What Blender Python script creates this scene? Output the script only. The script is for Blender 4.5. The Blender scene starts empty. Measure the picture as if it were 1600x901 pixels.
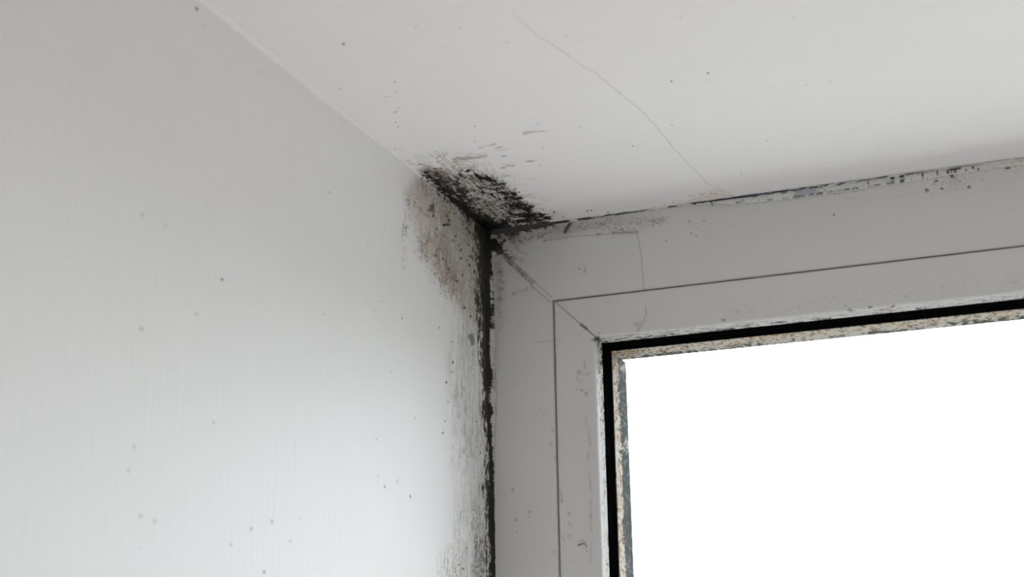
import bpy, math
import numpy as np

# ------------------------------------------------------------------ camera
PW, PH, FPX = 1600.0, 901.0, 2201.8
ZC = 2.4                                            # ceiling height
CAM = np.array([0.38249, -0.96870, ZC - 0.35730])
AX = np.array([[0.93470, 0.35516, -0.01403],        # right
               [-0.11403, 0.26226, -0.95824],       # down
               [-0.33665, 0.89726, 0.28564]])       # forward
sc = bpy.context.scene
col = sc.collection
from mathutils import Matrix
cd = bpy.data.cameras.new('camera'); cam = bpy.data.objects.new('camera', cd); col.objects.link(cam)
r_, d_, f_ = AX
cam.matrix_world = Matrix(((r_[0], -d_[0], -f_[0], CAM[0]), (r_[1], -d_[1], -f_[1], CAM[1]),
                           (r_[2], -d_[2], -f_[2], CAM[2]), (0, 0, 0, 1)))
cd.sensor_width = 36.0
cd.lens = 36.0 * FPX / PW
cd.clip_start = 0.02
cd.dof.use_dof = True
cd.dof.focus_distance = 1.08
cd.dof.aperture_fstop = 9.0
sc.camera = cam

# ------------------------------------------------------------------ daylight and exposure
SKY, GROUND = 1.0, 0.20
world = bpy.data.worlds.new('overcast_sky'); sc.world = world
world.use_nodes = True
nt = world.node_tree; nt.nodes.clear()
tc = nt.nodes.new('ShaderNodeTexCoord'); sp = nt.nodes.new('ShaderNodeSeparateXYZ')
mr = nt.nodes.new('ShaderNodeMapRange'); mx = nt.nodes.new('ShaderNodeMix'); mx.data_type = 'RGBA'
bg = nt.nodes.new('ShaderNodeBackground'); wo = nt.nodes.new('ShaderNodeOutputWorld')
mr.inputs[1].default_value = -0.06; mr.inputs[2].default_value = 0.02
nt.links.new(tc.outputs['Generated'], sp.inputs[0]); nt.links.new(sp.outputs['Z'], mr.inputs[0])
nt.links.new(mr.outputs[0], mx.inputs[0])
mx.inputs[6].default_value = (GROUND, GROUND * 0.98, GROUND * 0.95, 1)
mx.inputs[7].default_value = (SKY * 0.95, SKY * 0.985, SKY * 1.05, 1)
nt.links.new(mx.outputs[2], bg.inputs[0]); bg.inputs[1].default_value = 1.0
nt.links.new(bg.outputs[0], wo.inputs[0])

vs = sc.view_settings
vs.view_transform = 'Standard'; vs.look = 'None'; vs.gamma = 1.0; vs.use_curve_mapping = False
vs.exposure = 2.77
sc.cycles.diffuse_bounces = 6

# the room: x 0..RX (left wall at 0), y RY..0 (window at 0), z 0..ZC
RX, RY = 2.4, -2.0
WX0, WX1, WH = -0.0105, 1.2, 0.62                  # window 1 outer edges, height below the ceiling
BW = (0.15, 2.05, 0.1, 1.45)                          # unseen window added behind the camera, sized for the room light: x0 x1 z0 z1

# extent of the added fill window: x0 x1 z0 z1


def portal(name, loc, sx, sz, facing):
    l = bpy.data.lights.new(name, 'AREA'); l.shape = 'RECTANGLE'; l.size = sx; l.size_y = sz
    l.cycles.is_portal = True
    o = bpy.data.objects.new(name, l); col.objects.link(o)
    o.location = loc
    o.rotation_euler = (math.radians(-90 if facing < 0 else 90), 0, 0)   # shines towards -Y / +Y
    return o


portal('daylight_portal', ((WX0 + WX1) / 2, 0.08, ZC - WH / 2), WX1 - WX0 - 0.1, WH - 0.1, -1)
portal('daylight_portal', ((BW[0] + BW[1]) / 2, RY - 0.12, (BW[2] + BW[3]) / 2), BW[1] - BW[0], BW[3] - BW[2], 1)


# ------------------------------------------------------------------ helpers
def lin(r, g, b):
    c = np.array([r, g, b], float) / 255
    return np.where(c <= 0.04045, c / 12.92, ((c + 0.055) / 1.055) ** 2.4)


def px_of(P):
    q = (P - CAM) @ AX.T
    return PW / 2 + FPX * q[:, 0] / q[:, 2], PH / 2 + FPX * q[:, 1] / q[:, 2]


def at(u, v, ax, val):                              # the point of a wall, ceiling or frame plane seen at a photo pixel
    d = np.array([(u - PW / 2) / FPX, (v - PH / 2) / FPX, 1.0]) @ AX
    return CAM + d * ((val - CAM[ax]) / d[ax])


def tag(o, label=None, cat=None, group=None, kind=None):
    for k, v in (('label', label), ('category', cat), ('group', group), ('kind', kind)):
        if v: o[k] = v
    return o


def empty(name, loc=(0, 0, 0)):
    o = bpy.data.objects.new(name, None); col.objects.link(o); o.location = loc
    o.empty_display_size = 0.05
    return o


def mesh(name, V, F, mat, parent=None, paint=None, smooth=False):
    V = np.asarray(V, float); F = np.asarray(F, np.int64)
    me = bpy.data.meshes.new(name)
    n, k = F.shape
    me.vertices.add(len(V)); me.vertices.foreach_set('co', V.astype(np.float32).ravel())
    me.loops.add(n * k); me.loops.foreach_set('vertex_index', F.astype(np.int32).ravel())
    me.polygons.add(n)
    me.polygons.foreach_set('loop_start', np.arange(0, n * k, k, dtype=np.int32))
    me.polygons.foreach_set('loop_total', np.full(n, k, np.int32))
    me.update(calc_edges=True); me.validate()
    me.polygons.foreach_set("use_smooth", np.full(len(me.polygons), bool(smooth)))
    if paint is not None:
        a = me.attributes.new('paint', 'FLOAT_COLOR', 'POINT')
        a.data.foreach_set('color', np.c_[paint, np.ones(len(paint))].astype(np.float32).ravel())
    me.materials.append(mat)
    o = bpy.data.objects.new(name, me); col.objects.link(o)
    if parent: o.parent = parent
    return o


def grid_faces(nu, nv, flip=False):
    i, j = np.meshgrid(np.arange(nu - 1), np.arange(nv - 1), indexing='ij')
    a = (i * nv + j).ravel()
    F = np.c_[a, a + nv, a + nv + 1, a + 1]
    return F[:, ::-1] if flip else F


def boxes(name, bs, mat, parent=None):
    V, F = [], []
    for x0, x1, y0, y1, z0, z1 in bs:
        b = len(V)
        V += [(x, y, z) for x in (x0, x1) for y in (y0, y1) for z in (z0, z1)]
        F += [[b + i for i in q] for q in ((0, 1, 3, 2), (4, 6, 7, 5), (0, 4, 5, 1), (2, 3, 7, 6), (0, 2, 6, 4), (1, 5, 7, 3))]
    return mesh(name, V, F, mat, parent)


# ---- numpy noise
def _h(i, j, s):
    n = (i.astype(np.int64) * 374761393 + j.astype(np.int64) * 668265263 + s * 1442695041) & 0xffffffff
    n = ((n ^ (n >> 13)) * 1274126177) & 0xffffffff
    n = ((n ^ (n >> 16)) * 2246822519) & 0xffffffff
    return ((n ^ (n >> 15)) & 0xffffff) / float(0xffffff)


def vn(x, y, s=0):
    i, j = np.floor(x), np.floor(y)
    fx, fy = x - i, y - j
    fx = fx * fx * (3 - 2 * fx); fy = fy * fy * (3 - 2 * fy)
    a, b, c, d = _h(i, j, s), _h(i + 1, j, s), _h(i, j + 1, s), _h(i + 1, j + 1, s)
    return (a * (1 - fx) + b * fx) * (1 - fy) + (c * (1 - fx) + d * fx) * fy


def fbm(x, y, s=0, o=4, g=0.55):
    t = np.zeros_like(x); w = 1.0
    for k in range(o):
        t += w * vn(x * 2 ** k + 17.3 * k, y * 2 ** k - 9.1 * k, s + 11 * k); w *= g
    return t


def rank(a):
    r = np.empty(len(a)); r[np.argsort(a)] = np.linspace(0, 1, len(a)); return r


def sst(a, b, x):
    t = np.clip((x - a) / (b - a), 0, 1); return t * t * (3 - 2 * t)


class Paint:
    """albedo of stains on a surface: U, V where the stain lies in the photo, A, B surface coordinates in mm"""
    def __init__(s, P, base, a, b):
        s.U, s.V = px_of(P); s.n = len(P)
        s.A, s.B = a * 1000, b * 1000
        s.C = np.tile(np.asarray(base, float), (s.n, 1)); s.dark = np.zeros(s.n); s.any = np.zeros(s.n)

    def line(s, pts, w, amp=1.0, p=2.0):
        """falloff around a polyline of (x, y[, w[, amp]])"""
        best = np.zeros(s.n)
        pts = [tuple(q) + ((w,) if len(q) < 3 else ()) for q in pts]
        if len(pts) == 1: pts = pts * 2
        for q, r in zip(pts[:-1], pts[1:]):
            dx, dy = r[0] - q[0], r[1] - q[1]
            L = dx * dx + dy * dy
            t = np.clip(((s.U - q[0]) * dx + (s.V - q[1]) * dy) / L, 0, 1) if L else np.zeros(s.n)
            d = np.hypot(s.U - q[0] - t * dx, s.V - q[1] - t * dy)
            ww = q[2] + (r[2] - q[2]) * t
            aa = (q[3] if len(q) > 3 else 1) + ((r[3] if len(r) > 3 else 1) - (q[3] if len(q) > 3 else 1)) * t
            best = np.maximum(best, aa * np.exp(-np.power(d / ww, p)))
        return amp * best

    def ell(s, x, y, rx, ry, ang=0, amp=1.0, p=2.0):
        c, n = math.cos(math.radians(ang)), math.sin(math.radians(ang))
        e, f = (s.U - x) * c + (s.V - y) * n, -(s.U - x) * n + (s.V - y) * c
        return amp * np.exp(-np.power(np.hypot(e / rx, f / ry), p))

    def poly(s, pts, soft=6):
        """1 inside a polygon, fading over soft px outside"""
        x, y = s.U, s.V; ins = np.zeros(s.n, bool); dm = np.full(s.n, 1e9)
        for (x1, y1), (x2, y2) in zip(pts, pts[1:] + pts[:1]):
            if y1 != y2:
                c = ((y1 > y) != (y2 > y)) & (x < (x2 - x1) * (y - y1) / (y2 - y1) + x1); ins ^= c
            L = (x2 - x1) ** 2 + (y2 - y1) ** 2
            t = np.clip(((x - x1) * (x2 - x1) + (y - y1) * (y2 - y1)) / L, 0, 1)
            dm = np.minimum(dm, np.hypot(x - x1 - t * (x2 - x1), y - y1 - t * (y2 - y1)))
        return 1 - sst(-soft, soft, np.where(ins, -dm, dm))

    def mask(s, cov, nz, soft=0.1):
        return sst(1 - cov - soft, 1 - cov + soft, nz) * np.clip(cov * 25, 0, 1)

    def lay(s, color, a, dark=False):
        a = np.clip(a, 0, 1)
        s.C = s.C * (1 - a[:, None]) + np.asarray(color)[None] * a[:, None]
        s.any = np.maximum(s.any, a)
        if dark: s.dark = np.maximum(s.dark, a)

    def noise(s, pa, pb, seed=0, o=4, g=0.6, ang=0):
        """uniform noise with grain pa x pb millimetres"""
        c, n = math.cos(math.radians(ang)), math.sin(math.radians(ang))
        a, b = s.A * c + s.B * n, -s.A * n + s.B * c
        return rank(fbm(a / pa, b / pb, seed, o, g))


# ------------------------------------------------------------------ materials
def nmat(name, rough=0.6, spec=0.35):
    m = bpy.data.materials.new(name); m.use_nodes = True
    n = m.node_tree.nodes; b = n['Principled BSDF']
    b.inputs['Roughness'].default_value = rough
    b.inputs['Specular IOR Level'].default_value = spec
    return m, m.node_tree, b


def brush(t, b, scale, strength, dist, mottle, color_socket, detail=4.0):
    """brushed paint: stretched noise for relief, a broad one for slight unevenness of colour"""
    g = t.nodes.new('ShaderNodeNewGeometry')
    mp = t.nodes.new('ShaderNodeMapping'); mp.inputs['Scale'].default_value = scale
    wv = t.nodes.new('ShaderNodeTexNoise'); wv.inputs['Scale'].default_value = 6.0; wv.inputs['Detail'].default_value = 1.0
    va = t.nodes.new('ShaderNodeVectorMath'); va.operation = 'MULTIPLY_ADD'
    va.inputs[1].default_value = (0.012, 0.012, 0.012)
    t.links.new(g.outputs['Position'], wv.inputs['Vector'])
    t.links.new(wv.outputs['Color'], va.inputs[0]); t.links.new(g.outputs['Position'], va.inputs[2])
    t.links.new(va.outputs[0], mp.inputs['Vector'])
    nz = t.nodes.new('ShaderNodeTexNoise'); nz.inputs['Scale'].default_value = 1.0
    nz.inputs['Detail'].default_value = detail; nz.inputs['Roughness'].default_value = 0.55
    t.links.new(mp.outputs[0], nz.inputs['Vector'])
    bp = t.nodes.new('ShaderNodeBump'); bp.inputs['Strength'].default_value = strength
    bp.inputs['Distance'].default_value = dist
    t.links.new(nz.outputs[0], bp.inputs['Height']); t.links.new(bp.outputs[0], b.inputs['Normal'])
    n2 = t.nodes.new('ShaderNodeTexNoise'); n2.inputs['Scale'].default_value = 9.0; n2.inputs['Detail'].default_value = 3.0
    t.links.new(g.outputs['Position'], n2.inputs['Vector'])
    ad = t.nodes.new('ShaderNodeMath'); ad.operation = 'ADD'
    t.links.new(n2.outputs[0], ad.inputs[0]); t.links.new(nz.outputs[0], ad.inputs[1])
    m2 = t.nodes.new('ShaderNodeMapRange'); m2.inputs[1].default_value = 0.6; m2.inputs[2].default_value = 1.4
    m2.inputs[3].default_value = 1 - mottle; m2.inputs[4].default_value = 1 + mottle
    t.links.new(ad.outputs[0], m2.inputs[0])
    mu = t.nodes.new('ShaderNodeVectorMath'); mu.operation = 'MULTIPLY'
    t.links.new(color_socket, mu.inputs[0]); t.links.new(m2.outputs[0], mu.inputs[1])
    t.links.new(mu.outputs[0], b.inputs['Base Color'])


def painted(name, scale, strength, dist, mottle, rough=0.6, spec=0.35, color=None):
    """painted surface; the colour is one paint, or the 'paint' attribute where stains lie on it"""
    m, t, b = nmat(name, rough, spec)
    if color is None:
        a = t.nodes.new('ShaderNodeAttribute'); a.attribute_name = 'paint'; s = a.outputs['Color']
    else:
        a = t.nodes.new('ShaderNodeRGB'); a.outputs[0].default_value = (*color, 1); s = a.outputs[0]
    brush(t, b, scale, strength, dist, mottle, s)
    return m


WALL = np.array([0.785, 0.776, 0.774]); CEIL = np.array([0.850, 0.826, 0.820]); PVC = np.array([0.595, 0.578, 0.566])
WB = ((420, 520, 18), 0.45, 0.0009, 0.016)
CB = ((14, 300, 300), 0.30, 0.0012, 0.014)
FB = ((90, 90, 90), 0.05, 0.0005, 0.006)
M_wall = painted('brushed_white_wall_paint', *WB, rough=0.5, spec=0.45, color=WALL)
M_wall_m = painted('mouldy_wall_paint', *WB, rough=0.5, spec=0.45)
M_ceil = painted('brushed_white_ceiling_paint', *CB, spec=0.08, color=CEIL)
M_ceil_m = painted('mouldy_ceiling_paint', *CB, spec=0.08)
M_pvc = painted('grimy_white_frame', *FB, rough=0.42, spec=0.45)
M_pvc_clean = painted('white_frame', *FB, rough=0.42, spec=0.45, color=PVC)
M_bounce_ledge = painted('pale_bounce_paint', *FB, color=(0.82, 0.81, 0.79))  # for the added ledge that bounces light
M_bead = painted('old_sealant', *FB, rough=0.6)
M_spacer = painted('corroded_spacer', *FB, rough=0.6, spec=0.1)
M_film = painted('printed_film', *FB, rough=0.45)
M_black = painted('black_rubber', *FB, rough=0.9, spec=0.0, color=(0.003, 0.003, 0.0033))
M_floor = painted('brown_floor', (40, 4, 4), 0.1, 0.001, 0.08, color=(0.66, 0.60, 0.53))
M_speck = painted('dirt_speck', *FB, color=(0.055, 0.04, 0.032))
M_rust = painted('rust_speck', *FB, color=(0.30, 0.13, 0.05))
M_nib = painted('grey_paint_nib', *FB, color=(0.55, 0.55, 0.54))
M_crack = painted('crack_shadow', *FB, color=(0.44, 0.40, 0.36))
M_ink = painted('black_ink', *FB, color=(0.02, 0.02, 0.025))

M_glass = bpy.data.materials.new('window_glass'); M_glass.use_nodes = True
t = M_glass.node_tree; t.nodes.clear()
o_ = t.nodes.new('ShaderNodeOutputMaterial'); tr = t.nodes.new('ShaderNodeBsdfTransparent'); gl = t.nodes.new('ShaderNodeBsdfGlossy')
tr.inputs[0].default_value = (0.96, 0.975, 0.97, 1); gl.inputs['Roughness'].default_value = 0.02
lw = t.nodes.new('ShaderNodeLayerWeight'); lw.inputs[0].default_value = 0.5      # reflection of thin glass (Schlick), the same from both sides
pw = t.nodes.new('ShaderNodeMath'); pw.operation = 'POWER'; pw.inputs[1].default_value = 5.0
fr = t.nodes.new('ShaderNodeMath'); fr.operation = 'MULTIPLY_ADD'; fr.inputs[1].default_value = 0.96; fr.inputs[2].default_value = 0.035
t.links.new(lw.outputs['Facing'], pw.inputs[0]); t.links.new(pw.outputs[0], fr.inputs[0]); ms = t.nodes.new('ShaderNodeMixShader')
t.links.new(fr.outputs[0], ms.inputs[0]); t.links.new(tr.outputs[0], ms.inputs[1]); t.links.new(gl.outputs[0], ms.inputs[2])
t.links.new(ms.outputs[0], o_.inputs[0])

# ------------------------------------------------------------------ the room
T = 0.12
wall_left = boxes('wall_left', [(-T, 0, RY - T, 0, 0, ZC)], M_wall)
ceiling = boxes('ceiling', [(-T, RX + T, RY - T, 0, ZC, ZC + T)], M_ceil)
floor = boxes('floor', [(-T, RX + T, RY - T, T, -T, 0)], M_floor)
wall_right = boxes('wall_right', [(RX, RX + T, RY - T, T, 0, ZC)], M_wall)
wall_back = boxes('wall_back', [(WX1, RX, 0, T, 0, ZC + T), (-T, WX1, 0, T, 0, ZC - WH)], M_wall)
wall_front = boxes('wall_front', [(0, BW[0], RY - T, RY, 0, ZC), (BW[1], RX, RY - T, RY, 0, ZC),
                                  (BW[0], BW[1], RY - T, RY, 0, BW[2]), (BW[0], BW[1], RY - T, RY, BW[3], ZC)], M_wall)
for o in (wall_left, ceiling, floor, wall_right, wall_back, wall_front): o['kind'] = 'structure'
tag(wall_left, 'white brush-painted wall on the left of the window'); tag(ceiling, 'white painted ceiling above the window frame')

bounce_sill = boxes('bounce_sill', [(0, WX1, -0.35, 0.0, ZC - WH - 0.03, ZC - WH)], M_pvc_clean)  # unseen deep sill, added to bounce sky light up to the ceiling
bounce_sill['kind'] = 'structure'
ledge = boxes('bounce_ledge', [(-T, WX1 + 0.1, 0.07, 0.26, ZC - WH - 0.06, ZC - WH - 0.01)], M_bounce_ledge)     # unseen ledge added outside, bounces sky light onto bevels and ceiling
ledge['kind'] = 'structure'

# rounded plaster where the wall runs into the ceiling, dying out towards the window corner
yy = np.r_[np.linspace(RY, -0.6, 8), np.linspace(-0.59, -0.17, 60)]
aa = np.linspace(0, math.pi / 2, 9)
rr = (np.interp(yy, [RY, -0.45, -0.26, -0.17], [.0040, .0040, .0022, .0003]) * (0.85 + 0.3 * vn(yy * 22, yy * 0, 3)))[:, None]
P = np.stack([rr * (1 - np.cos(aa))[None], np.broadcast_to(yy[:, None], (len(yy), 9)), ZC - rr * (1 - np.sin(aa))[None]], -1).reshape(-1, 3)
P[:, 0] += 0.00004; P[:, 2] -= 0.00004
tt = np.tile(np.linspace(0, 1, 9), len(yy))[:, None]
cove = mesh('plaster_cove', P, grid_faces(len(yy), 9), M_wall_m, wall_left, WALL * (1 - tt) + CEIL * tt, True)

# unseen window added behind the camera, placed to light frame and ceiling
w2 = tag(empty('fill_window', ((BW[0] + BW[1]) / 2, RY - 0.06, BW[2])), 'plain unseen window added in the wall opposite to let in fill light', kind='structure')
fx, fz, cx, cz = (BW[1] - BW[0]) / 2, BW[3] - BW[2], 0.05, 0.05
boxes('fill_window_frame', [(-fx, -fx + cx, -.03, .03, 0, fz), (fx - cx, fx, -.03, .03, 0, fz), (-.03, .03, -.03, .03, cz, fz - cz),
                       (-fx + cx, fx - cx, -.03, .03, 0, cz), (-fx + cx, fx - cx, -.03, .03, fz - cz, fz)], M_pvc_clean, w2)
boxes('glass_pane', [(-fx + cx, -.03, -.003, .003, cz, fz - cz), (.03, fx - cx, -.003, .003, cz, fz - cz)], M_glass, w2)

# ------------------------------------------------------------------ window 1
win = tag(empty('window_1', ((WX0 + WX1) / 2, 0, ZC - WH)), 'grimy white framed window in the corner, overexposed glass', kind='structure')
wloc = np.array(win.location)
W = WX1 - WX0


def dense(pts, step):
    """subdivide a profile of (u, depth) points"""
    out = [pts[0]]
    for p, q in zip(pts[:-1], pts[1:]):
        n = max(1, int(math.ceil(math.dist(p, q) / step)))
        out += [(p[0] + (q[0] - p[0]) * k / n, p[1] + (q[1] - p[1]) * k / n) for k in range(1, n + 1)]
    return np.array(out)


def member(name, side, prof, mat, painter=None, base=PVC, step=0.0006, fine=None, parent=win, smooth=False):
    """one mitred length of the window's rings; prof = (u from the outer edge, depth behind the face)"""
    full = W if side in 'TB' else WH
    vis = side in 'TL' and painter
    fine = 0.72 if side == 'T' else 0.42
    pr = dense(prof, step) if vis else np.array(prof)
    if vis:
        n = int(fine / step)
        tau = np.r_[np.linspace(0, fine / full, n), np.linspace(fine / full, 1, 12)[1:]]
    else:
        tau = np.array([0.0, 1.0])
    u, d = pr[:, 0][:, None], pr[:, 1][:, None]
    s = u + (full - 2 * u) * tau[None]
    uu, dd = np.broadcast_to(u, s.shape), np.broadcast_to(d, s.shape)
    X, Z = {'T': (WX0 + s, ZC - uu), 'B': (WX0 + s, ZC - WH + uu), 'L': (WX0 + uu, ZC - s), 'R': (WX1 - uu, ZC - s)}[side]
    P = np.stack([X, dd, Z], -1).reshape(-1, 3)
    F = grid_faces(len(pr), len(tau), side in 'BL')
    C = None
    if painter:
        C = np.tile(np.asarray(base, float), (len(P), 1))
        if vis:
            pt = Paint(P, base, P[:, 0] + (dd.ravel() if side == 'L' else 0), P[:, 2] - (dd.ravel() if side == 'T' else 0)); painter(pt, np.repeat(pr[:, 0], len(tau)), np.repeat(pr[:, 1], len(tau)))
            C = pt.C
    o = mesh(name, P - wloc, F, mat, parent, C, smooth)
    return o


BROWN, DIRT, BLACK = lin(120, 98, 84), lin(78, 64, 54), np.array([0.0045, 0.004, 0.004])
OLIVE = lin(96, 92, 72)
DUST = lin(135, 118, 104)


def frame_grime(p, u, d):
    n1, n2, n3 = p.noise(3, 3, 1, 5), p.noise(0.9, 0.9, 2, 3), p.noise(6, 1.2, 3, 4)
    p.lay(BROWN, 0.35 * p.mask(np.full(p.n, 0.0015), n2, .0015))
    # corner mould on head and jamb
    blob = p.line([(770, 380, 9), (778, 388, 9), (783, 394, 5)], 9, 1.3, 4)
    tri = p.poly([(764, 356), (1000, 330), (985, 345), (900, 362), (845, 372), (800, 388), (764, 392)], 6)
    cov = tri * (0.50 + 0.2 * sst(900, 770, p.U)) * sst(1060, 860, p.U)
    p.lay(DUST, 0.60 * cov * (.5 + .8 * rank(n1 + n2)))
    p.lay(DIRT, 0.6 * p.mask(tri * 0.10 + .5 * p.line([(770, 372), (800, 378), (832, 372), (850, 366)], 3.5), n1 * .5 + n2 * .5, .12))
    p.lay(BLACK, 0.9 * p.mask(np.maximum(1.3 * p.line([(765, 361, 7), (800, 360, 6), (830, 356, 4), (862, 351, 2.5)], 5), p.line([(768, 376), (786, 377), (797, 372)], 2.2, .8)), rank(n1 + .5 * n2), .2))
    p.lay(lin(70, 66, 64), 0.55 * p.poly([(768, 364), (815, 362), (812, 374), (770, 376)], 3) * (0.5 + .5 * n1))
    p.lay(BLACK, 0.97 * p.mask(blob, rank(n1 + .4 * n2), .25))
    # band down the weld of the mitre: brown film ends at (836, 441)
    band = p.poly([(783, 389), (792, 398), (838, 440), (831, 446), (790, 408)], 1.2)
    p.lay(DUST, 0.75 * band * (0.55 + 0.45 * n1))
    p.lay(DIRT, 0.8 * p.mask(p.line([(784, 394), (797, 405)], 7, .75) + p.line([(810, 423), (818, 430)], 4, .45), n2, .15))
    p.lay(DUST, 0.7 * p.poly([(798, 404), (806, 398), (808, 393), (801, 382), (806, 381), (812, 388), (827, 399), (820, 397), (809, 393), (806, 402), (820, 404), (818, 412)], 1.6) * n1)
    p.lay(lin(120, 112, 102), .4 * p.mask(.6 * p.line([(803, 458), (830, 450)], 3) + .9 * p.line([(802, 458)], 3), n2, .2))
    for q in ([(836, 441), (863, 465)], [(830, 446), (861, 472)]):
        p.lay(DUST, 0.55 * p.line(q, 0.9, 1, 3))
    # brown and green bloom beside the joint on the jamb
    jm = p.line([(777, 400, 7), (779, 460, 9), (776, 520, 7, .7), (776, 580, 4, .4)], 8, 0.75)
    p.lay(DUST, 0.55 * jm * (.35 + 1.0 * rank(n1 + .7 * n2))); p.lay(DIRT, 0.45 * p.mask(.16 * p.line([(776, 410), (782, 450), (778, 500)], 8), n2, .15))
    p.lay(OLIVE, .4 * p.line([(782, 425), (784, 465)], 5) * n1)
    # dirty film of the head under the ceiling, ring left by a label
    p.lay(DUST, 0.30 * p.line([(870, 362), (950, 348), (1030, 344)], 9) * (.3 + rank(n1 + n2)))
    p.lay(DIRT, 0.4 * p.mask(.25 * p.line([(900, 352), (960, 355), (1040, 344)], 6) + .5 * p.line([(1022, 344), (1034, 344)], 4), n2, .1))
    p.lay(DUST, 0.55 * p.line([(850, 376), (890, 370), (935, 366), (995, 362)], 1.4, 1, 3) * (.5 + .5 * n1))
    p.lay(DUST, 0.48 * p.line([(995, 362), (1002, 400), (1006, 452), (1008.5, 490)], 1.0, 1, 3))
    p.lay(DUST, 0.6 * p.mask(.8 * p.line([(960, 362), (994, 362)], 4) + .6 * p.line([(936, 366)], 3.5), n2, .2))
    for x, y in ((1041, 376), (905, 420), (914, 424), (937, 366), (1100, 345), (1088, 368), (1080, 364), (1077, 346), (851, 376), (860, 363)):
        p.lay(BROWN, 0.7 * p.ell(x, y, 1.8, 1.6, 0, 1, 3))
    p.lay(DUST, .5 * np.exp(-((np.hypot((p.U - 909) / 6, (p.V - 421) / 7) - 1) / .2) ** 2) * sst(.3, .7, n1))
    # specks under the film at the right
    z = p.ell(1500, 285, 70, 18, -9, .06) + p.ell(1488, 278, 9, 6, 0, .30) + p.ell(1576, 262, 12, 6, 0, .16) + p.line([(1130, 322), (1350, 296)], 3, .10)
    p.lay(BROWN, 0.75 * p.mask(z, n2, .05))
    p.lay(DUST, .25 * p.ell(1492, 284, 9, 7) * (.4 + n2))
    for x, y, r in ((1488, 276, 3), (1448, 297, 3), (1472, 294, 2.6), (1514, 292, 2.4), (1576, 261, 3), (1172, 313, 3), (1182, 314, 3.2), (1303, 335, 1.6), (1461, 276, 2), (1462, 283, 2)):
        p.lay(DIRT, 0.8 * p.mask(1.0 * p.ell(x, y, r * 1.3, r, 0, 1, 3), n2, .25))
    for q in ([(1320, 309), (1370, 312), (1440, 300)], [(1485, 296), (1512, 297)], [(1540, 295), (1553, 294)], [(1070, 348), (1100, 362), (1108, 372)]):
        p.lay(DUST, .2 * p.line(q, 1.0) * (.2 + n2))
    # drops and rings on the jamb
    p.lay(DUST, .35 * np.exp(-((np.hypot((p.U - 848.5) / 5.5, (p.V - 638) / 7) - 1) / .22) ** 2) * (.12 + .88 * sst(632, 645, p.V)) * (.4 + .6 * n1))
    for x, y in ((864, 672), (861, 693), (868, 715), (801, 765), (866, 862), (806, 811), (828, 800)):
        p.lay(DUST, .45 * p.ell(x, y, 2, 3.2))
    for x, y in ((806, 812), (827, 799), (827, 807), (802, 764), (808, 831)):
        p.lay(DIRT, .7 * p.ell(x, y, 1.1, 1.1, 0, 1, 3))
    p.lay(lin(205, 188, 160), .35 * p.poly([(798, 596), (814, 596), (814, 603), (798, 603)], 1.5))
    p.lay(DUST, .35 * p.line([(834, 535), (864, 532)], .8))
    # line of dirt along the groove
    e = np.exp(-((u - 0.0622) / 0.0005) ** 2); p.lay(DIRT, .5 * e)


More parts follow.
